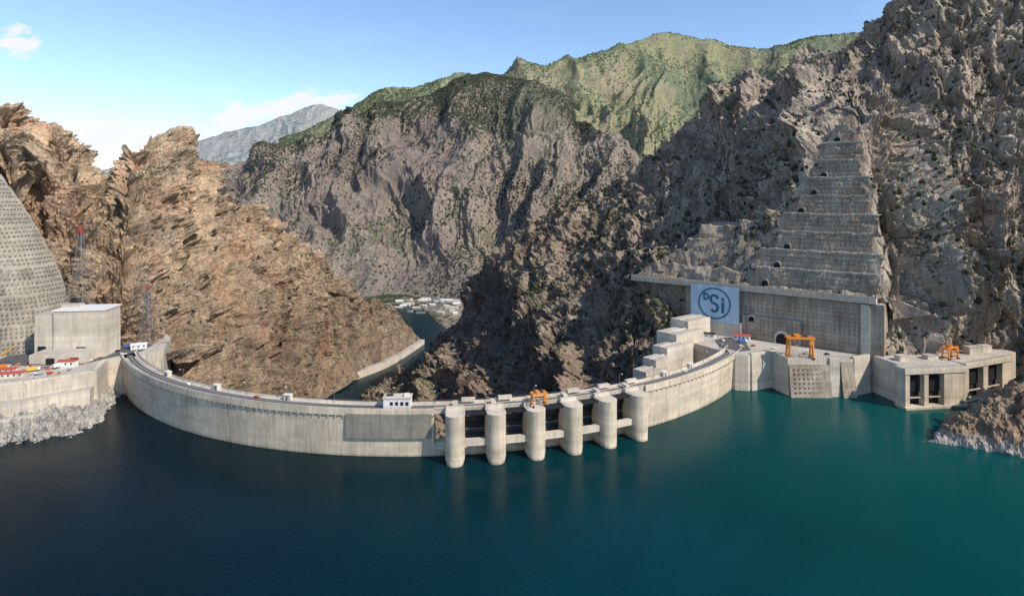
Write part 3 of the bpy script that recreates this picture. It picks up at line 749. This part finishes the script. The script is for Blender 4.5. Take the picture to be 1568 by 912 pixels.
# intake structure
ik=empty('power_intake')
mb=MB([M_pier,M_conp,M_black,M_deck,M_dark,M_steel])
mb.prism([(303.5,500),(308,464),(354,471),(372,480),(432,504),(432,535),(303.5,535)],-20,31,1,3)
def bay(A,B,fins,depth,slots):
    L=math.hypot(B[0]-A[0],B[1]-A[1]); d=((B[0]-A[0])/L,(B[1]-A[1])/L); n=(d[1],-d[0])
    if n[1]>0: n=(-n[0],-n[1])
    P=lambda t,o:(A[0]+d[0]*t*L-n[0]*o,A[1]+d[1]*t*L-n[1]*o)
    for t0,t1 in fins: mb.prism([P(t0,0),P(t1,0),P(t1,depth),P(t0,depth)],-12,27.2,0,1)
    mb.prism([P(-.02,-.8),P(1.02,-.8),P(1.02,depth+.1),P(-.02,depth+.1)],27.2,31.6,1,3)
    mb.prism([P(-.02,-1.8),P(1.02,-1.8),P(1.02,depth),P(-.02,depth)],-12,2.0,0,1)
    for t0,t1 in slots:
        mb.prism([P(t0,depth-4.5),P(t1,depth-4.5),P(t1,depth),P(t0,depth)],2,27,2)
        mb.prism([P(t0,depth-5.6),P(t1,depth-5.6),P(t1,depth-4.6),P(t0,depth-4.6)],12,24,4)
        for q in(8,): mb.prism([P(t0,1.5),P(t1,1.5),P(t1,2.5),P(t0,2.5)],q,q+.8,1)
    for i in range(14):
        x,y=P(i/13,-.3); mb.beam((x,y,31.6),(x,y,33),.16,5)
    x,y=P(0,-.3);x2,y2=P(1,-.3); mb.beam((x,y,33),(x2,y2,33),.16,5)
bay((304,454),(356,461),[(0,.07),(.31,.38),(.64,1.0)],10,[(.07,.31),(.38,.64)])
bay((362,469),(418,492),[(0,.07),(.38,.48),(.80,1.0)],10,[(.07,.38),(.48,.80)])
for x,y,l,h in((318,480,8,4),(345,485,10,3),(392,500,12,6),(408,508,9,5),(330,500,14,3)):
    mb.obox((x,y),(1,.15),l,6,31,31+h,1); mb.obox((x,y),(1,.15),l+.8,6.8,31+h,31+h+.4,3)
mb.obj('intake_body',ik)
gantry('gantry_crane',(360,483),(.95,.3),10,6,9,31.6,M_orange,M_orange,1.0)

# ---------------------------------------------------------------- left abutment
la=MB([M_conp,M_deck,M_asph,M_shot,M_bolt,M_black])
pl=[(-372,416),(-350,424),(-320,452),(-334,484),(-320,492),(-312,502),(-308,520),(-325,560),(-360,600),(-800,600),(-800,400)]
la.prism(pl,-30,30,0,1)
la.prism([(-800,401),(-374,417),(-351,425),(-354,430),(-800,410)],30,31.4,0,1)
la.prism([(-420,466),(-345,470),(-335,492),(-322,512),(-326,535),(-400,545),(-430,520)],30.0,30.15,2,2)
la.obj('left_plaza')
la=MB([M_conp,M_deck,M_asph,M_shot,M_bolt,M_black])
batter(la,(-352,424),(-321,451),8,31.2,2.5,0); batter(la,(-800,398),(-373,415),8,31.2,2.5,0); batter(la,(-373,415),(-352,423.5),8,31.2,2.5,0)
batter(la,(-320,452),(-333,483),-10,31.2,2.0,0)
# stepped platform toward the water
la.prism([(-520,396),(-378,402),(-350,412),(-316,440),(-320,450),(-352,425),(-374,416),(-520,408)],-6,20,0,1)
la.prism([(-520,388),(-382,394),(-352,404),(-330,420),(-334,426),(-356,411),(-380,403),(-520,397)],-6,11,0,1)
la.obj('left_retaining_wall')
base=[(-800,372),(-600,374),(-450,376),(-385,380),(-350,387),(-324,396),(-304,408),(-300,425),(-308,440),(-315,460),(-324,478),(-332,492)]
topp=[(-800,398),(-600,396),(-450,399),(-390,402),(-368,409),(-352,416),(-342,426),(-334,440),(-330,449),(-330,462),(-335,476),(-338,490)]
C=[]
for (bx,by),(tx,ty) in zip(base,topp):
    C.append([(bx+(bx-tx)*.4,by+(by-ty)*.4,-14),(bx,by,0),((bx+tx)/2,(by+ty)/2,8),(tx,ty,13.5),(tx-8,ty+6,13.5)])
G=catmull(catmull(np.array(C,float),520,0),90,1)
GS=rockify(G,.28,[3.0,1.5,3.8,2.2,.9,.4],201)
gridmesh('shore_rock_terrain',GS,M_shore,False)

# shotcrete cliff benches on the left
lc=MB([M_shotL,M_berm,M_bolt,M_black,M_conp])
xr=[-408,-409,-410,-413,-418,-424,-431,-439,-447,-456,-466,-476,-487,-498,-510,-522,-534]
for k in range(16):
    z0=30+k*12;z1=z0+12; x=xr[k]; y=500+k*2.4; dxn=(xr[k+1]-x)*.8-.4
    ctrl=[(-800,y-30),(x-90,y-16),(x-45,y-10),(x-18,y-3),(x-5,y+8),(x,y+22),(x+1,y+40)]
    cv=catmull(np.array(ctrl,float),90,0)
    m=4; rows=[]
    for j in range(m+1):
        f=j/m; z=z0-1+f*13
        q=cv+np.array([dxn,1.0])*f
        pp=np.c_[q,np.full(len(q),z)].astype(np.float32)
        nn=fbm(pp,1/14,3,500)*1.3; q=q+nn[:,None]*np.array([-.3,.9])
        zz=z+(fbm(pp,1/10,2,510)*.8 if j==m else 0)
        rows.append(np.c_[q,np.broadcast_to(zz,len(q))])
    n=len(cv); bk=np.c_[np.minimum(cv[:,0]-20,-430),np.full(n,y+42),np.full(n,z1)]
    vs=[tuple(p) for r in rows for p in r]+[tuple(p) for p in bk]
    lc.add(vs,[(j*n+i,j*n+i+1,(j+1)*n+i+1,(j+1)*n+i) for j in range(m) for i in range(n-1)],0)
    lc.add(vs,[(m*n+i,m*n+i+1,(m+1)*n+i+1,(m+1)*n+i) for i in range(n-1)],1)
    ds=np.r_[0,np.cumsum(np.linalg.norm(np.diff(cv,axis=0),axis=1))]
    for f in(.2,.5,.8):
        z=z0+f*12
        for s_ in np.arange(200 if ds[-1]>300 else 5,ds[-1]-2,3.4):
            px_=np.interp(s_,ds,cv[:,0]);py_=np.interp(s_,ds,cv[:,1]); qx=np.interp(s_+1,ds,cv[:,0]);qy=np.interp(s_+1,ds,cv[:,1])
            if px_<-600: continue
            lc.obox((px_+dxn*f,py_+1.0*f-.3),(qx-px_,qy-py_),1.1,1.3,z-.5,z+.5,2)
lc.obj('shotcrete_cliff')

# gate-house building on the left
gh=MB([M_conp,M_white,M_black,M_deck,M_glass,M_dark])
cx_,cy_=-372,503
gh.obox((cx_+9,cy_),(1,.12),40,24,30,69,0,3)
gh.obox((cx_-19,cy_-4),(1,.12),14,20,30,66,0,3)
gh.obox((cx_+9,cy_),(1,.12),41.5,25.5,69,70.2,1)
gh.obox((cx_-5,cy_+2),(1,.12),14,8,70.2,72.5,0)
gh.obox((cx_-19,cy_-14.3),(1,.12),6,.5,30,40,2)
gh.obox((cx_+12,cy_-12.1),(1,.12),7,.5,30,39,5)
gh.obox((cx_+6,cy_-22),(1,.12),42,18,30,38,0,3)
gh.obox((cx_+20,cy_-30.2),(1,.12),6,.4,30.4,35,2)
gh.obox((cx_+2,cy_-32.2),(1,.12),6,.4,30.4,35,2)
gh.obj('gate_house_building')

def pylon(name,c,z0,H,wb):
    mb=MB([M_steel,M_red]); n=9
    def hw(t): return wb*(1-t)**1.25*.5+.8
    for i in range(n):
        a_=i/n;b_=(i+1)/n; ha,hb=hw(a_),hw(b_); mi=1 if i>=n-1 else 0
        A=[(c[0]+s*ha,c[1]+r*ha,z0+a_*H) for s,r in((-1,-1),(1,-1),(1,1),(-1,1))]
        B=[(c[0]+s*hb,c[1]+r*hb,z0+b_*H) for s,r in((-1,-1),(1,-1),(1,1),(-1,1))]
        for k in range(4):
            mb.beam(A[k],B[k],.38,mi); mb.beam(A[k],B[(k+1)%4],.2,mi); mb.beam(A[(k+1)%4],B[k],.2,mi); mb.beam(B[k],B[(k+1)%4],.2,mi)
    for t,w_ in((.72,9),(.84,7.5),(.95,6)):
        z=z0+t*H
        for s in(-1,1):
            tip=(c[0]+s*w_,c[1],z+.3)
            mb.beam((c[0]+s*hw(t),c[1]-.6,z),tip,.28,1 if t>.9 else 0); mb.beam((c[0]+s*hw(t),c[1],z+2.4),tip,.24,0)
            mb.beam(tip,(tip[0],tip[1],tip[2]-2),.25,0)
    mb.obj(name)
pylon('electricity_pylon',(-400,545),60,78,15)
pylon('electricity_pylon',(-335,540),30,54,10)

def truck(name,c,ang,mat,L=9):
    ax=(math.cos(ang),math.sin(ang)); ay=(-ax[1],ax[0]); P=lambda u,v:(c[0]+ax[0]*u+ay[0]*v,c[1]+ax[1]*u+ay[1]*v)
    z=30.25
    mb=MB([mat,M_white,M_glass,M_tire,M_dark])
    mb.obox(P(0,0),ax,L,1.1,z+.7,z+1.1,4)
    mb.obox(P(L*.36,0),ax,L*.22,2.4,z+1.1,z+3.1,1); mb.obox(P(L*.475,0),ax,.12,2.1,z+2,z+2.9,2)
    mb.obox(P(-L*.13,0),ax,L*.68,2.5,z+1.1,z+3.4,0)
    for u in(-L*.38,-L*.22,L*.34):
        for v in(-1.05,1.05):
            cc_=P(u,v); n=10
            vs=[(cc_[0]+ax[0]*.55*math.cos(k/n*6.283)+ay[0]*w_,cc_[1]+ax[1]*.55*math.cos(k/n*6.283)+ay[1]*w_,z+.45+.55*math.sin(k/n*6.283)) for w_ in(-.2,.2) for k in range(n)]
            mb.add(vs,[tuple(range(n)),tuple(range(2*n-1,n-1,-1))]+[(k,(k+1)%n,n+(k+1)%n,n+k) for k in range(n)],3)
    mb.obj(name)
def car(name,c,ang,mat,z=30.2):
    ax=(math.cos(ang),math.sin(ang)); ay=(-ax[1],ax[0])
    P=lambda u,v,w_:(c[0]+ax[0]*u+ay[0]*v,c[1]+ax[1]*u+ay[1]*v,z+w_)
    mb=MB([mat,M_glass,M_tire])
    pr=[(-2.2,.35),(2.2,.35),(2.2,.8),(1.2,.95),(.6,1.45),(-1.2,1.5),(-1.9,1.0),(-2.2,.95)]
    n=len(pr); vs=[P(u,-.9,w_) for u,w_ in pr]+[P(u,.9,w_) for u,w_ in pr]
    mb.add(vs,[tuple(range(n)),tuple(range(2*n-1,n-1,-1))]+[(k,n+k,n+(k+1)%n,(k+1)%n) for k in range(n)],0)
    for s in(-.92,.92): mb.add([P(-1.5,s,1.0),P(1.0,s,1.0),P(.5,s,1.38),P(-1.1,s,1.42)],[(0,1,2,3)],1)
    for u in(-1.35,1.35):
        for v in(-.85,.85):
            vs=[P(u+.33*math.cos(k/8*6.283),v+w_,.33+.33*math.sin(k/8*6.283)) for w_ in(-.12,.12) for k in range(8)]
            mb.add(vs,[tuple(range(8)),tuple(range(15,7,-1))]+[(k,(k+1)%8,8+(k+1)%8,8+k) for k in range(8)],2)
    mb.obj(name)
truck('truck',(-338,520),.2,M_blue); truck('truck',(-356,462),1.1,M_white); truck('truck',(-395,458),.1,M_orange); truck('truck',(-368,452),.6,M_yel)
truck('truck',(252,500),2.6,M_white); truck('truck',(212,540),.3,M_blue)
for i,(x,y,a,mm) in enumerate([(-345,480,.4,M_white),(-362,445,.2,M_white),(-342,510,1.0,M_dark),(-330,500,.8,M_white),(-350,446,1.2,M_red),(-380,460,.3,M_white),(205,525,.3,M_white),(217,528,.5,M_red),(232,520,1,M_white),(268,500,.2,M_dark),(195,545,2,M_white)]):
    car('car',(x,y),a,mm,30.7 if 185<x<215 else 30.2)
for a in(-30,-18,40): 
    x,y=arc(319.5,a); car('car',(x,y),math.radians(a),M_white if a!=-18 else M_red,30.05)

def hut(name,c,ax,L,D,H,z,mw,mr):
    l=math.hypot(*ax);ax=(ax[0]/l,ax[1]/l);ay=(-ax[1],ax[0]);P=lambda u,v,w_:(c[0]+ax[0]*u+ay[0]*v,c[1]+ax[1]*u+ay[1]*v,z+w_)
    mb=MB([mw,mr,M_glass]); mb.obox(c,ax,L,D,z,z+H,0)
    h=L/2+.4;d=D/2+.5;r=H+D*.22
    vs=[P(-h,-d,H),P(h,-d,H),P(h,d,H),P(-h,d,H),P(-h,0,r),P(h,0,r)]
    mb.add(vs,[(0,1,5,4),(3,4,5,2),(0,4,3),(1,2,5),(0,3,2,1)],1)
    n=max(1,int(L/3.5))
    for i in range(n):
        for s in(-1,1):
            q=P(-L/2+(i+.5)*L/n,s*(D/2+.03),0); mb.obox(q[:2],ax,1.2,.08,z+H*.45,z+H*.8,2)
    mb.obj(name)
hut('site_hut',(-352,466),(1,.1),12,6,4.5,30,M_white,M_red)
hut('site_hut',(-374,438),(1,.3),18,6,3.4,30,M_conp,M_red); hut('site_hut',(-398,434),(1,.2),16,6,3.4,30,M_conp,M_red)
hut('site_hut',(-386,448),(1,.2),14,6,3.4,30,M_white,M_red)
hut('site_hut',(-330,520),(1,.5),12,6,4,30,M_white,M_white)
hut('site_hut',(216,552),(1,-.5),14,7,4.5,30,M_white,M_red); hut('site_hut',(188,560),(1,-.5),10,6,4,30,M_white,M_dark)
# stacked formwork / materials on the left yard
yd=MB([M_orange,M_steel,M_red,M_berm,M_blue])
rs=random.Random(9)
for i in range(34):
    x=rs.uniform(-425,-342); y=rs.uniform(432,470)
    if any(abs(x-hx)<12 and abs(y-hy)<6 for hx,hy in((-352,466),(-374,438),(-398,434),(-386,448))): continue
    ang=rs.uniform(0,3); l=rs.uniform(2,7); h=rs.uniform(.8,2.6)
    for q in range(rs.randint(1,3)):
        yd.obox((x+q*.3,y),(math.cos(ang),math.sin(ang)),l,rs.uniform(1.2,2.4),30.16+q*h*.34,30.16+(q+.9)*h*.34,rs.choice([0,1,1,2,3,3,4]))
yd.obj('building_material_stacks')
tc=MB([M_yel,M_red,M_dark])
b0=(-415,470,30)
tc.obox(b0[:2],(1,0),7,3,30.6,32.6,0); tc.obox((b0[0]-1,b0[1]),(1,0),3,2.6,32.6,35.5,1)
for s in(-1.4,1.4): tc.obox((b0[0],b0[1]+s),(1,0),7.5,.9,30.1,31.4,2)
pa=(b0[0],b0[1],33); pb=(b0[0]+20,b0[1]-2,46)
for dy,dz in((-.7,0),(.7,0),(0,1.4)): tc.beam((pa[0],pa[1]+dy,pa[2]+dz),(pb[0],pb[1]+dy*.4,pb[2]+dz*.4),.4,0)
for i in range(14):
    u=i/14;v=(i+1)/14; f=lambda w_,dy,dz:(pa[0]+(pb[0]-pa[0])*w_,pa[1]+(pb[1]-pa[1])*w_+dy*(1-.6*w_),pa[2]+(pb[2]-pa[2])*w_+dz*(1-.6*w_))
    tc.beam(f(u,-.7,0),f(v,0,1.4),.22,0); tc.beam(f(u,.7,0),f(v,0,1.4),.22,0)
tc.beam(pb,(pb[0],pb[1],36),.15,2); tc.obj('crawler_crane')

rs=random.Random(4)
for i in range(34):
    px=rs.uniform(606,700); py=rs.uniform(456,480)
    x,y=gp(px,py,-203)
    hut('valley_building',(x,y),(1,rs.uniform(-.3,.3)),rs.uniform(14,34),rs.uniform(10,14),rs.uniform(4,8),-206,(M_white,M_conp,M_berm)[i%3],(M_conp,M_berm,M_steel,M_white)[i%4])

# islet on the right
nx_,ny_=420,260
xs=np.linspace(262,640,nx_);ys=np.linspace(300,470,ny_);X,Y=np.meshgrid(xs,ys,indexing='ij')
yc=396+(X-282)*.02; wdt=np.clip((X-276)*.62,0.5,85)
hgt=np.clip((X-278)*.52,0,85)
Z=-10+ (hgt+10)*np.clip(1-((Y-yc)/wdt)**2,-.3,1)
Z=np.where(X<278,-10,Z)
Gi=np.stack([X,Y,Z],-1); Gi=rockify(Gi,.4,[0,3,3.6,2.0,1.0,.5],303,lambda P:np.clip((P[:,2]+12)/18,0,1))
gridmesh('islet_terrain',Gi,M_islet,False)
scatter('shrub_cover',Gi,260,1,2.6,M_leaf,lambda p:(p[:,2]>12)*1.0,33)

# ---------------------------------------------------------------- sky, sun
EL=math.radians(42); az=(0.80,-0.60)
S=Vector((az[0]*math.cos(EL),az[1]*math.cos(EL),math.sin(EL)))
wd=bpy.data.worlds.new('World'); scene.world=wd; wd.use_nodes=True
nt=wd.node_tree; nt.nodes.clear()
sky=ND(nt,'ShaderNodeTexSky',{'sky_type':'NISHITA','sun_disc':False,'sun_elevation':EL,'sun_rotation':math.atan2(az[0],az[1]),'altitude':1000,'air_density':1.05,'dust_density':.2,'ozone_density':2.0})
tc_=nt.nodes.new('ShaderNodeTexCoord').outputs['Generated']
sx=ND(nt,'ShaderNodeSeparateXYZ',ins={0:tc_})
yy=mth(nt,'MAXIMUM',sx.outputs['Y'],.02)
u=mth(nt,'DIVIDE',sx.outputs['X'],yy); v=mth(nt,'DIVIDE',sx.outputs['Z'],yy)
def ell(cx,cy,rx,ry,tilt=0.0):
    du=mth(nt,'SUBTRACT',u,cx); dv=mth(nt,'SUBTRACT',mth(nt,'SUBTRACT',v,cy),mth(nt,'MULTIPLY',du,tilt))
    a=mth(nt,'POWER',mth(nt,'ABSOLUTE',mth(nt,'DIVIDE',du,rx)),2.0); b=mth(nt,'POWER',mth(nt,'ABSOLUTE',mth(nt,'DIVIDE',dv,ry)),2.0)
    return mth(nt,'SUBTRACT',1.0,mth(nt,'SQRT',mth(nt,'ADD',a,b)))
e=mth(nt,'MAXIMUM',mth(nt,'MAXIMUM',ell(-.855,.258,.05,.036),ell(-.66,.10,.16,.036)),ell(-.40,.145,.17,.028,.18))
cn=noise(nt,ND(nt,'ShaderNodeCombineXYZ',ins={0:u,1:mth(nt,'MULTIPLY',v,2.2)}).outputs[0],18,8,.62,.3)
dens=ramp(nt,mth(nt,'ADD',e,mth(nt,'MULTIPLY_ADD',cn,3.2,-1.65)),[(.10,0.0),(.55,.97)])
cw=noise(nt,ND(nt,'ShaderNodeCombineXYZ',ins={0:u,1:mth(nt,'MULTIPLY',v,5)}).outputs[0],3,6,.6,.6)
wisp=mth(nt,'MULTIPLY',ramp(nt,cw,[(.55,0.0),(.8,.15)]),1.0)
dens=mth(nt,'MAXIMUM',dens,wisp)
skc=mix(nt,1.0,sky.outputs[0],(1.25,1.30,1.36),'MULTIPLY')
cc=mix(nt,dens,skc,(6.3,6.4,6.7))
bg=ND(nt,'ShaderNodeBackground',ins={'Color':cc,'Strength':.15}); wo=nt.nodes.new('ShaderNodeOutputWorld'); nt.links.new(bg.outputs[0],wo.inputs[0])
sl=bpy.data.lights.new('sun','SUN'); sl.energy=4.9; sl.angle=math.radians(.5); sl.color=(1,.89,.74)
so=bpy.data.objects.new('sun',sl); scene.collection.objects.link(so); so.rotation_euler=S.to_track_quat('Z','Y').to_euler()

cam=bpy.data.cameras.new('camera'); co_=bpy.data.objects.new('camera',cam); scene.collection.objects.link(co_)
co_.location=(0,0,CH); co_.rotation_euler=(math.radians(90),0,0)
cam.sensor_width=36; cam.lens=36*F/1568; cam.shift_y=-(456-300)/1568; cam.clip_start=1; cam.clip_end=80000
scene.camera=co_
scene.view_settings.view_transform='Standard'; scene.view_settings.look='None'; scene.view_settings.exposure=0
